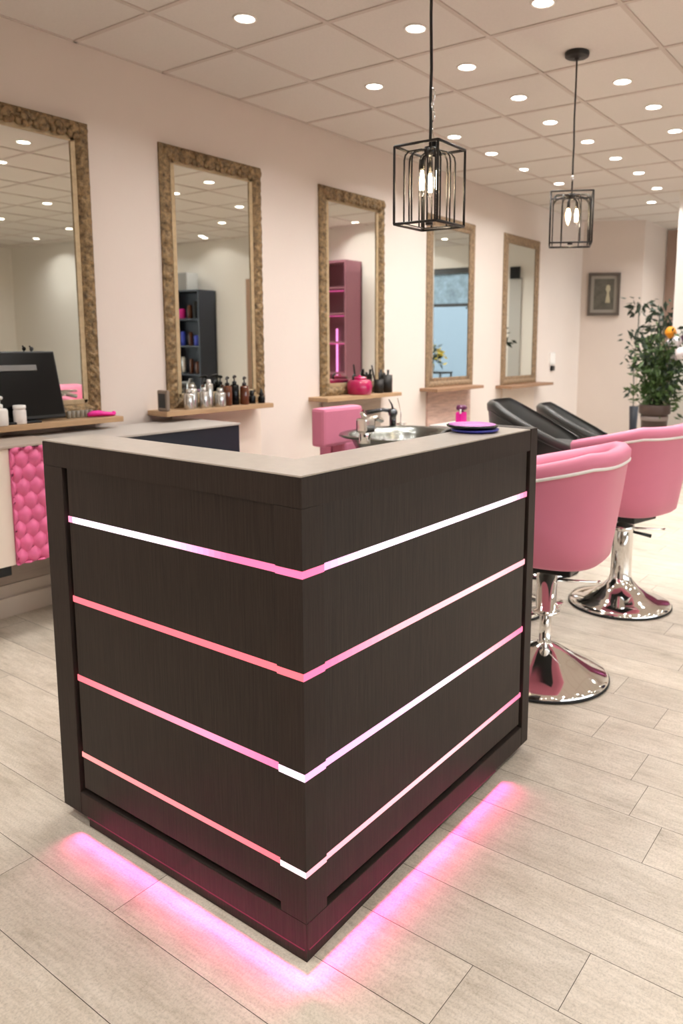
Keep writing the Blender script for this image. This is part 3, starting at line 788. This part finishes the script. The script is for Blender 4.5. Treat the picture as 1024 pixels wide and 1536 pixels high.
bottle('small_dark_bottle', 'small squat black bottle left of the shelf end', 'bottle', 2.455, 2.685, ST, CYL(.026, .055), BLACKG, [(.012, 0), (.016, .004), (.016, .03), (.01, .034)], BLACKP)
bottle('small_dark_bottle', 'small black bottle with pointed cap at the right end of the second shelf', 'bottle', 2.52, 2.66, ST, CYL(.024, .05), BLACKG, [(.012, 0), (.018, .006), (.008, .034), (.002, .05)], BLACKP)
# shelf 3
t = thing('magenta_jar', 'round glossy magenta jar on the third shelf', 'jar', (3.63, 2.685, ST))
bm = BM(); lathe(bm, [(0, 0), (.085, 0), (.098, .012), (.103, .06), (.098, .10), (.082, .12), (0, .124)], 28); obj('body', bm, RUBY, t)
bm = BM(); lathe(bm, [(.055, .12), (.058, .13), (.05, .142), (.012, .146), (.010, .155), (0, .158)], 20); obj('lid', bm, RUBY, t)
bm = BM(); tube(bm, [(-.08, 0, .12), (-.085, 0, .145), (-.065, 0, .16)], .008, 8); obj('handle', bm, BLACKP, t)
t = thing('tool_holder', 'black metal holder with hair tools at the end of third shelf', 'tool holder', (3.94, 2.68, ST))
for q, (dx, r, h) in enumerate([(-.06, .042, .11), (.045, .052, .145)]):
    bm = BM(); lathe(bm, [(0, 0), (r, 0), (r, h), (r - .004, h), (r - .004, .006), (0, .006)], 24, (dx, 0, 0), cap=False); obj('cup', bm, BLACKM, t)
for q, (dx, a, l) in enumerate([(-.075, -.35, .23), (-.05, .15, .17), (-.03, .5, .16), (.03, -.3, .19), (.06, .2, .185)]):
    bm = BM(); tube(bm, [(dx, 0, .02), (dx + a * l * .6, .01, l * .7), (dx + a * l * .8, .012, l)], [.006, .008, .012 if q else .006], 8); 
    o = obj('hair_tool', bm, BLACKP, t)
# outlet + sensor on the wall
t = thing('wall_outlet', 'white wall sensor with a dark plug below, right of the farthest mirror', 'outlet', (7.58, W, 1.16))
bm = BM(); box(bm, -.07, .07, -.02, 0, .0, .15, .02); obj('cover', bm, WHITEP, t)
bm = BM(); box(bm, -.03, .05, -.03, 0, -.075, -.015, .01); obj('plug', bm, BLACKP, t)

# ------------------------------------------------------------------ backwash unit behind the desk
t = thing('backwash_basin', 'stainless steel wash basin with chrome tap behind the desk counter', 'basin', (2.43, 1.46, 0))
n = 48
def oval(rx, ry, z, e=2.6): return [(math.copysign(abs(cos(a)) ** (2 / e), cos(a)) * rx, math.copysign(abs(sin(a)) ** (2 / e), sin(a)) * ry, z) for a in [2 * PI * k / n for k in range(n)]]
bm = BM(); rings = []
for rx, ry, z in ((.345, .275, .885), (.36, .29, .893), (.355, .285, .902), (.34, .265, .903), (.315, .235, .893), (.29, .215, .86), (.26, .18, .79), (.20, .11, .755), (.02, .02, .75)):
    rings.append([bm.verts.new(p) for p in oval(rx, ry, z)])
for a, b in zip(rings, rings[1:]):
    for k in range(n): f = bm.faces.new([a[k], a[(k + 1) % n], b[(k + 1) % n], b[k]]); f.smooth = True
bm.faces.new(rings[-1])
obj('bowl', bm, STEEL, t)
bm = BM(); box(bm, -.33, .33, -.20, .20, 0, .74, .02); obj('pedestal', bm, WHITEP, t)
bm = BM()
fx, fy = -.50, -.14
tube(bm, [(fx, fy, .90), (fx, fy, .985)], [.030, .030], 20)
box(bm, fx - .036, fx + .05, fy - .033, fy + .033, .955, 1.03, .012)
tube(bm, [(fx + .02, fy, 1.01), (fx + .12, fy + .02, 1.022), (fx + .20, fy + .04, 1.0)], [.018, .016, .014], 12)
obj('tap', bm, CHROME, t)
bm = BM(); tube(bm, [(fx, fy, 1.03), (fx + .05, fy + .06, 1.045), (fx + .15, fy + .13, 1.048)], [.013, .011, .009], 10); obj('tap_lever', bm, CHROME, t)
bm = BM()
sx_, sy_ = .28, .24
tube(bm, [(sx_, sy_, .90), (sx_, sy_, .965)], .022, 14); ball(bm, (sx_, sy_, .98), .034, .03, .03, 14)
tube(bm, [(sx_, sy_, .99), (sx_ - .05, sy_ + .04, 1.0), (sx_ - .15, sy_ + .10, .985)], [.014, .012, .016], 10)
tube(bm, [(sx_, sy_, 1.0), (sx_ - .01, sy_, 1.03), (sx_ - .03, sy_ + .01, 1.065)], [.008, .006, .004], 8)
obj('hand_shower', bm, mat('dark_chrome', rgb(90, 92, 94), .12, .9), t)
bm = BM(); lathe(bm, [(.0, 0), (.03, 0), (.035, .005), (.035, .012), (0, .012)], 20, (sx_ + .06, sy_ - .02, .90)); tube(bm, [(sx_ + .055, sy_ - .02, .905), (sx_ + .06, sy_ - .02, .98), (sx_ + .05, sy_, 1.07)], .0035, 6)
obj('hose_guide', bm, CHROME, t)
t = thing('backwash_chair', 'pink upholstered backwash chair beside the steel wash basin', 'chair', (2.37, 1.96, 0))
bm = BM(); box(bm, -.17, .20, -.13, -.03, .80, 1.03, .02); vs = box(bm, .02, .20, -.13, -.03, .60, .82, .02); obj('armrest', bm, PINKV, t)
bm = BM(); box(bm, .02, .22, -.02, .08, .45, 1.005, .03); obj('backrest', bm, PINKV, t)
bm = BM(); box(bm, -.10, .22, .08, .38, .42, .55, .03); obj('seat', bm, PINKV, t)
bm = BM(); box(bm, -.13, .33, -.10, .36, 0, .43, .01); obj('base', bm, mat('grey_base', rgb(150, 144, 138), .5), t)
# trolley with the little perfume-like bottle
t = thing('salon_trolley', 'slim pale trolley behind the desk counter carrying the small pink bottle', 'trolley', (3.20, 1.50, 0))
bm = BM(); box(bm, -.16, .16, -.14, .14, .862, .88, .006); obj('top', bm, GREYTOP, t)
for z in (.2, .52):
    bm = BM(); box(bm, -.15, .15, -.13, .13, z, z + .02, .004); obj('tray', bm, WHITEP, t)
for a in (-1, 1):
    for b in (-1, 1):
        bm = BM(); tube(bm, [(a * .14, b * .12, .03), (a * .14, b * .12, .862)], .009, 10); l = obj('leg', bm, CHROME, t)
        bm = BM(); ball(bm, (a * .14, b * .12, .02), .018, .01, .02, 12); obj('caster', bm, BLACKP, l)
t = thing('perfume_bottle', 'small hot pink bottle with purple cap before the pinkish plank panel', 'bottle', (3.19, 1.485, .88))
bm = BM(); box(bm, -.038, .038, -.024, .024, 0, .085, .012); obj('body', bm, MAG, t)
bm = BM(); lathe(bm, [(.016, .084), (.016, .095), (.032, .097), (.036, .112), (.03, .128), (0, .13)], 16, cap=False); ball(bm, (.03, -.01, .11), .016, seg=8); ball(bm, (-.03, -.01, .108), .016, seg=8); obj('cap', bm, PURP, t)
bm = BM(); box(bm, -.05, -.039, -.026, -.015, 0, .02, .003); box(bm, -.05, -.039, -.026, -.015, .075, .105, .003); obj('tag', bm, WHITEP, t)

# ------------------------------------------------------------------ far corner: plants, picture
def leafy(bm, c, n, rx, ry, rz, ls, seed, droop=.3):
    rn = random.Random(seed)
    for _ in range(n):
        u, v, w_ = rn.gauss(0, .45), rn.gauss(0, .45), rn.gauss(0, .45)
        p = Vector((c[0] + u * rx, c[1] + v * ry, c[2] + w_ * rz))
        d = Vector((u + rn.uniform(-.5, .5), v + rn.uniform(-.5, .5), rn.uniform(-.6, .9) - droop)).normalized()
        s = d.cross(Vector((rn.uniform(-1, 1), rn.uniform(-1, 1), rn.uniform(-1, 1)))).normalized()
        nn = d.cross(s)
        L = ls * rn.uniform(.6, 1.3); wd = L * .2
        a = p; b = p + d * L * .45 + s * wd + nn * L * .06; e = p + d * L; f_ = p + d * L * .45 - s * wd + nn * L * .06
        m_ = p + d * L * .5
        va, vb, ve, vf, vm = [bm.verts.new(q) for q in (a, b, e, f_, m_)]
        for q in ((va, vb, vm), (vb, ve, vm), (ve, vf, vm), (vf, va, vm)): bm.faces.new(q)
PX_, PY_ = 6.75, 1.265
t = thing('potted_plant', 'bushy green plant with orange and white blooms in a dark brown pot', 'potted plant', (PX_, PY_, 0)); t.scale = (.93, .93, 1.13)
bm = BM(); lathe(bm, [(0, .0), (.105, .0), (.108, .01), (.145, .62), (.162, .625), (.168, .63), (.170, .70), (.162, .71), (.150, .705), (.146, .66)], 32, cap=False); pot = obj('pot', bm, POT, t)
bm = BM(); lathe(bm, [(.1425, .565), (.1475, .57), (.1500, .60), (.1465, .605)], 32, cap=False); obj('pot_band', bm, POTB, pot)
bm = BM(); lathe(bm, [(0, .665), (.1455, .665)], 24, cap=False); obj('soil', bm, SOIL, t)
bm = BM()
leafy(bm, (0, 0, 1.0), 620, .18, .20, .36, .085, 1); leafy(bm, (.02, 0, .80), 320, .18, .22, .16, .08, 2); leafy(bm, (.02, -.08, 1.12), 120, .12, .13, .16, .08, 9)
obj('foliage', bm, LEAF, t, fix=False)
bm = BM()
rn = random.Random(4)
for q in range(16):
    a = rn.uniform(0, 2 * PI); r = rn.uniform(.08, .22); z = rn.uniform(.95, 1.4)
    tube(bm, [(rn.uniform(-.05, .05), rn.uniform(-.05, .05), .66), (r * .4 * cos(a), r * .4 * sin(a), .66 + (z - .66) * .6), (r * cos(a), r * sin(a), z)], [.006, .005, .003], 6)
obj('stem', bm, LEAFD, t); bpy.data.objects['stem'].name = 'stems'
# sprays reaching out to the left
bm = BM(); leafy(bm, (-.06, .16, 1.12), 50, .12, .18, .12, .08, 12); leafy(bm, (-.04, .16, 1.24), 24, .08, .12, .1, .08, 13); obj('side_sprays', bm, LEAFD, t, fix=False)
def flower(name, c, r, m, centre):
    bm = BM(); rn = random.Random(int(c[0] * 1000))
    for q in range(16):
        a = q * 2.4; e = .2 + .9 * (q / 16)
        d = Vector((cos(a) * cos(e), sin(a) * cos(e), sin(e)))
        ball(bm, Vector(c) + d * r * .55, r * .42, r * .42, r * .22, 8, d.to_track_quat('Z', 'Y').to_matrix().to_4x4())
    ball(bm, c, r * .6, seg=10)
    o = obj(name, bm, m, t); tag(o, centre); return o
flower('bloom', (.02, -.12, 1.35), .08, ORANGE, 'orange bloom')
flower('bloom', (-.02, -.13, 1.26), .05, WHITEF, 'small cream bloom')
for k, (dx, dy, z, r) in enumerate([(-.04, -.21, 1.27, .07), (-.06, -.26, 1.17, .08), (.0, -.19, 1.14, .06), (-.02, -.27, 1.30, .05)]):
    flower('bloom', (dx, dy, z), r, WHITEF if k != 3 else DARKF, 'white bloom' if k != 3 else 'dark violet bloom')
bm = BM(); leafy(bm, (-.03, -.20, 1.25), 50, .10, .10, .16, .07, 21); leafy(bm, (-.02, -.18, 1.0), 90, .10, .10, .24, .08, 22); obj('dark_leaves', bm, LEAFD, t, fix=False)
# tall dark plant behind
t = thing('tall_plant', 'tall dark-leaved plant standing behind the potted bush in the far corner', 'potted plant', (8.15, 1.66, 0))
bm = BM(); lathe(bm, [(0, 0), (.11, 0), (.14, .3), (.145, .32), (.12, .32), (.115, .28), (0, .28)], 24, cap=False); obj('pot', bm, POT, t)
bm = BM()
for k, (dx, dy, z) in enumerate([(0, .02, 1.78), (.03, -.05, 1.62), (-.03, .1, 1.5), (.0, .12, 1.3)]):
    tube(bm, [(0, 0, .28), (dx * .5, dy * .4, .28 + (z - .28) * .6), (dx, dy, z)], .008, 6)
obj('stem', bm, LEAFD, t)
bm = BM(); leafy(bm, (0, -.02, 1.70), 70, .12, .14, .22, .14, 31); leafy(bm, (0, .10, 1.50), 30, .1, .14, .16, .12, 32); obj('foliage', bm, LEAFD, t, fix=False)
# slender plant in a tall narrow vase
t = thing('slender_plant', 'thin ivy-like plant in a tall narrow dark vase, left of the potted bush', 'potted plant', (7.62, 1.76, 0))
bm = BM(); lathe(bm, [(0, 0), (.045, 0), (.04, .4), (.052, .70), (.046, .70), (.035, .4), (0, .36)], 20, cap=False); obj('vase', bm, NAVY, t)
bm = BM(); tube(bm, [(0, 0, .4), (.01, .02, .95), (-.01, .03, 1.2), (.01, 0, 1.55), (0, 0, 1.85)], .006, 6); obj('stem', bm, LEAFD, t)
bm = BM(); leafy(bm, (0, .0, 1.83), 34, .12, .14, .12, .11, 41); leafy(bm, (0, .03, 1.50), 28, .11, .14, .10, .10, 42); leafy(bm, (0, .02, 1.14), 14, .07, .1, .1, .08, 43); leafy(bm, (0, .02, .9), 10, .06, .09, .08, .08, 44); obj('leaves', bm, LEAFD, t, fix=False)
# framed picture on the angled wall
dv = Vector((P2[0] - P1[0], P2[1] - P1[1], 0)).normalized(); nv = Vector((dv.y, -dv.x, 0))
if nv.x > 0: nv = -nv
pc = Vector((P1[0], P1[1], 0)) + dv * .285
t = thing('framed_picture', 'small dark framed picture on the grey wall beside the plants', 'picture', (pc.x + nv.x * .001, pc.y + nv.y * .001, 1.78))
t.rotation_euler = (0, 0, math.atan2(dv.y, dv.x))
PW, PH = .40, .54
bm = BM()
for a in ((-PW / 2, -PW / 2 + .035, 0, PH), (PW / 2 - .035, PW / 2, 0, PH)): box(bm, a[0], a[1], -.05, 0, a[2], a[3], .004)
for a in ((-PW / 2 + .03, PW / 2 - .03, 0, .035), (-PW / 2 + .03, PW / 2 - .03, PH - .035, PH)): box(bm, a[0], a[1], -.05, 0, a[2], a[3], .004)
obj('frame', bm, PICF, t)
bm = BM(); box(bm, -PW / 2 + .03, PW / 2 - .03, -.02, -.002, .03, PH - .03); obj('mount', bm, PICM, t)
bm = BM(); box(bm, -PW / 2 + .075, PW / 2 - .075, -.023, -.0201, .075, PH - .075); obj('print', bm, PICT, t)
bm = BM(); lathe(bm, [(0, 0), (.03, .0), (.024, .06), (.012, .13), (.03, .17), (.022, .22), (0, .23)], 12, (.05, -.0235, .16), 1, .02); obj('figure', bm, mat('pale_figure', rgb(176, 166, 140), .6), t)

# ------------------------------------------------------------------ across the room: seen only in the mirrors
t = thing('black_shelving', 'tall black open shelving unit reflected in the second mirror', 'shelving unit', (XP - .36, -3.21, 0))
bm = BM()
for y in (-.48, .46): box(bm, 0, .34, y, y + .03, 0, 2.2)
box(bm, .32, .345, -.48, .49, 0, 2.2); obj('carcass', bm, NAVY, t)
for z in (.03, .45, .88, 1.32, 1.74, 2.18):
    bm = BM(); box(bm, 0.005, .32, -.45, .46, z, z + .025); obj('shelf', bm, NAVY, t)
rn = random.Random(8)
shelf_items = []
for k, z in enumerate((.475, .905, 1.345, 1.765)):
    for y in (-.36, -.2, -.02, .16, .32):
        m_ = rn.choice([BOTW, AMBER, LIME, BLUEB, CREAM, BLACKP, MAG, SILV]); h = rn.uniform(.14, .28); r = rn.uniform(.032, .055)
        bm = BM(); lathe(bm, CYL(r, h), 14); 
        cn = {id(BOTW): 'white', id(AMBER): 'brown', id(LIME): 'lime green', id(BLUEB): 'blue', id(CREAM): 'cream', id(BLACKP): 'black', id(MAG): 'magenta', id(SILV): 'silver'}[id(m_)]
        pos = ['first', 'second', 'third', 'fourth', 'fifth'][[-.36, -.2, -.02, .16, .32].index(y)]; lev = ['lowest', 'second lowest', 'third lowest', 'top'][k]
        tag(obj('product_bottle', bm, m_, None, (XP - .26, -3.21 + y, z)), f'{cn} bottle, {pos} from the left, {lev} level of the reflected black shelving', 'bottle', 'product bottles on the black shelving')
bm = BM(); box(bm, -.11, .11, -.15, .15, 0, .27, .005)
tag(obj('storage_box', bm, mat('grey_card', rgb(150, 148, 146), .6), None, (XP - .2, -3.19, 2.206)), 'grey box on top of the black shelving, reflected in the second mirror', 'box')
t = thing('pink_shelving', 'mauve shelving unit with pink light strip reflected in the third mirror', 'shelving unit', (XP - .36, -.15, 0))
bm = BM()
for y in (-.34, .31): box(bm, 0, .34, y, y + .03, 0, 2.46)
box(bm, .32, .345, -.34, .34, 0, 2.46); box(bm, 0, .34, -.34, .34, 2.46, 2.49); obj('carcass', bm, MAUVE, t)
for z in (.04, .55, .98, 1.4, 1.78, 2.12):
    bm = BM(); box(bm, 0.0, .32, -.31, .31, z, z + .025); obj('shelf', bm, MAUVE, t)
bm = BM(); box(bm, .30, .312, -.08, -.06, .08, 1.6); obj('light_strip', bm, LEDM, t)
bm = BM()
for z in (.55, .98, 1.4, 1.78, 2.12): box(bm, .29, .31, -.30, .30, z - .012, z - .002)
obj('shelf_light', bm, led('led_dim', rgb(255, 110, 190), .6), t)
bm = BM(); box(bm, 0, .05, -.10, .10, 0, 2.35, .006)
t = tag(obj('leaning_panel', bm, OAKD, None, (XP - .06, -1.90, 0)), 'tall narrow brown wood panel reflected at the right of the second mirror', 'panel')
# display table with flowers before the shop window
t = thing('display_table', 'slim display table before the shop window, reflected in the fourth mirror', 'table', (9.2, -.05, 0))
bm = BM(); box(bm, -.18, .18, -.34, .34, .93, .96, .004); obj('top', bm, DKFR, t)
for a in (-1, 1):
    for b in (-1, 1):
        bm = BM(); box(bm, a * .16 - .012, a * .16 + .012, b * .32 - .012, b * .32 + .012, 0, .93); obj('leg', bm, DKFR, t)
t = thing('flower_vase', 'vase of yellow flowers on the display table, reflected in the fourth mirror', 'vase', (9.2, -.02, .96))
bm = BM(); lathe(bm, [(0, 0), (.05, 0), (.07, .08), (.04, .16), (.05, .2)], 18); obj('vase', bm, BOTW, t)
bm = BM(); leafy(bm, (0, -.06, .28), 90, .16, .2, .2, .12, 51); obj('leaves', bm, LEAFD, t, fix=False)
bm = BM(); leafy(bm, (0, .08, .3), 70, .12, .14, .18, .09, 52); obj('petals', bm, YEL, t, fix=False)
# street outside the shop window
bm = BM(); box(bm, XE + .3, XE + 14, -14, 9, -.25, -.15)
o = struct('pavement', bm, mat('pavement_grey', rgb(170, 170, 168), .8))
bm = BM(); box(bm, XE + 7, XE + 8, -14, 9, -.15, 7)
o = struct('exterior_facade', bm, mat('facade_pale', rgb(124, 136, 146), .8))
bm = BM(); box(bm, -9, 9, -20, -6.9, -.25, -.15)
o = struct('pavement_front', bm, MATS['pavement_grey'])

# ------------------------------------------------------------------ daylight
wd = bpy.data.worlds.new('world'); SC.world = wd; wd.use_nodes = True
bg = wd.node_tree.nodes['Background']; bg.inputs['Color'].default_value = (.93, .96, 1.0, 1); bg.inputs['Strength'].default_value = 4.0
def portal(loc, rot, sx, sy):
    ld = bpy.data.lights.new('window_portal', 'AREA'); ld.shape = 'RECTANGLE'; ld.size = sx; ld.size_y = sy; ld.cycles.is_portal = True
    o = bpy.data.objects.new('window_portal', ld); COL.objects.link(o); o.location = loc; o.rotation_euler = rot
portal(((DX0 + DX1) / 2, -6.62, 1.5), (PI / 2, 0, 0), DX1 - DX0, 2.4)
portal((XE + .16, (WY0 + WY1) / 2, 1.48), (0, PI / 2, 0), WZ1 - WZ0, WY1 - WY0)

SC.view_settings.view_transform = 'Standard'; SC.view_settings.look = 'None'
SC.view_settings.gamma = 1; SC.view_settings.use_curve_mapping = False
SC.view_settings.exposure = 0.54
SC.cycles.max_bounces = 10; SC.cycles.diffuse_bounces = 5; SC.cycles.glossy_bounces = 6; SC.cycles.transmission_bounces = 8
SC.cycles.sample_clamp_indirect = 4; SC.cycles.caustics_reflective = False; SC.cycles.caustics_refractive = False
SC.cycles.use_denoising = True
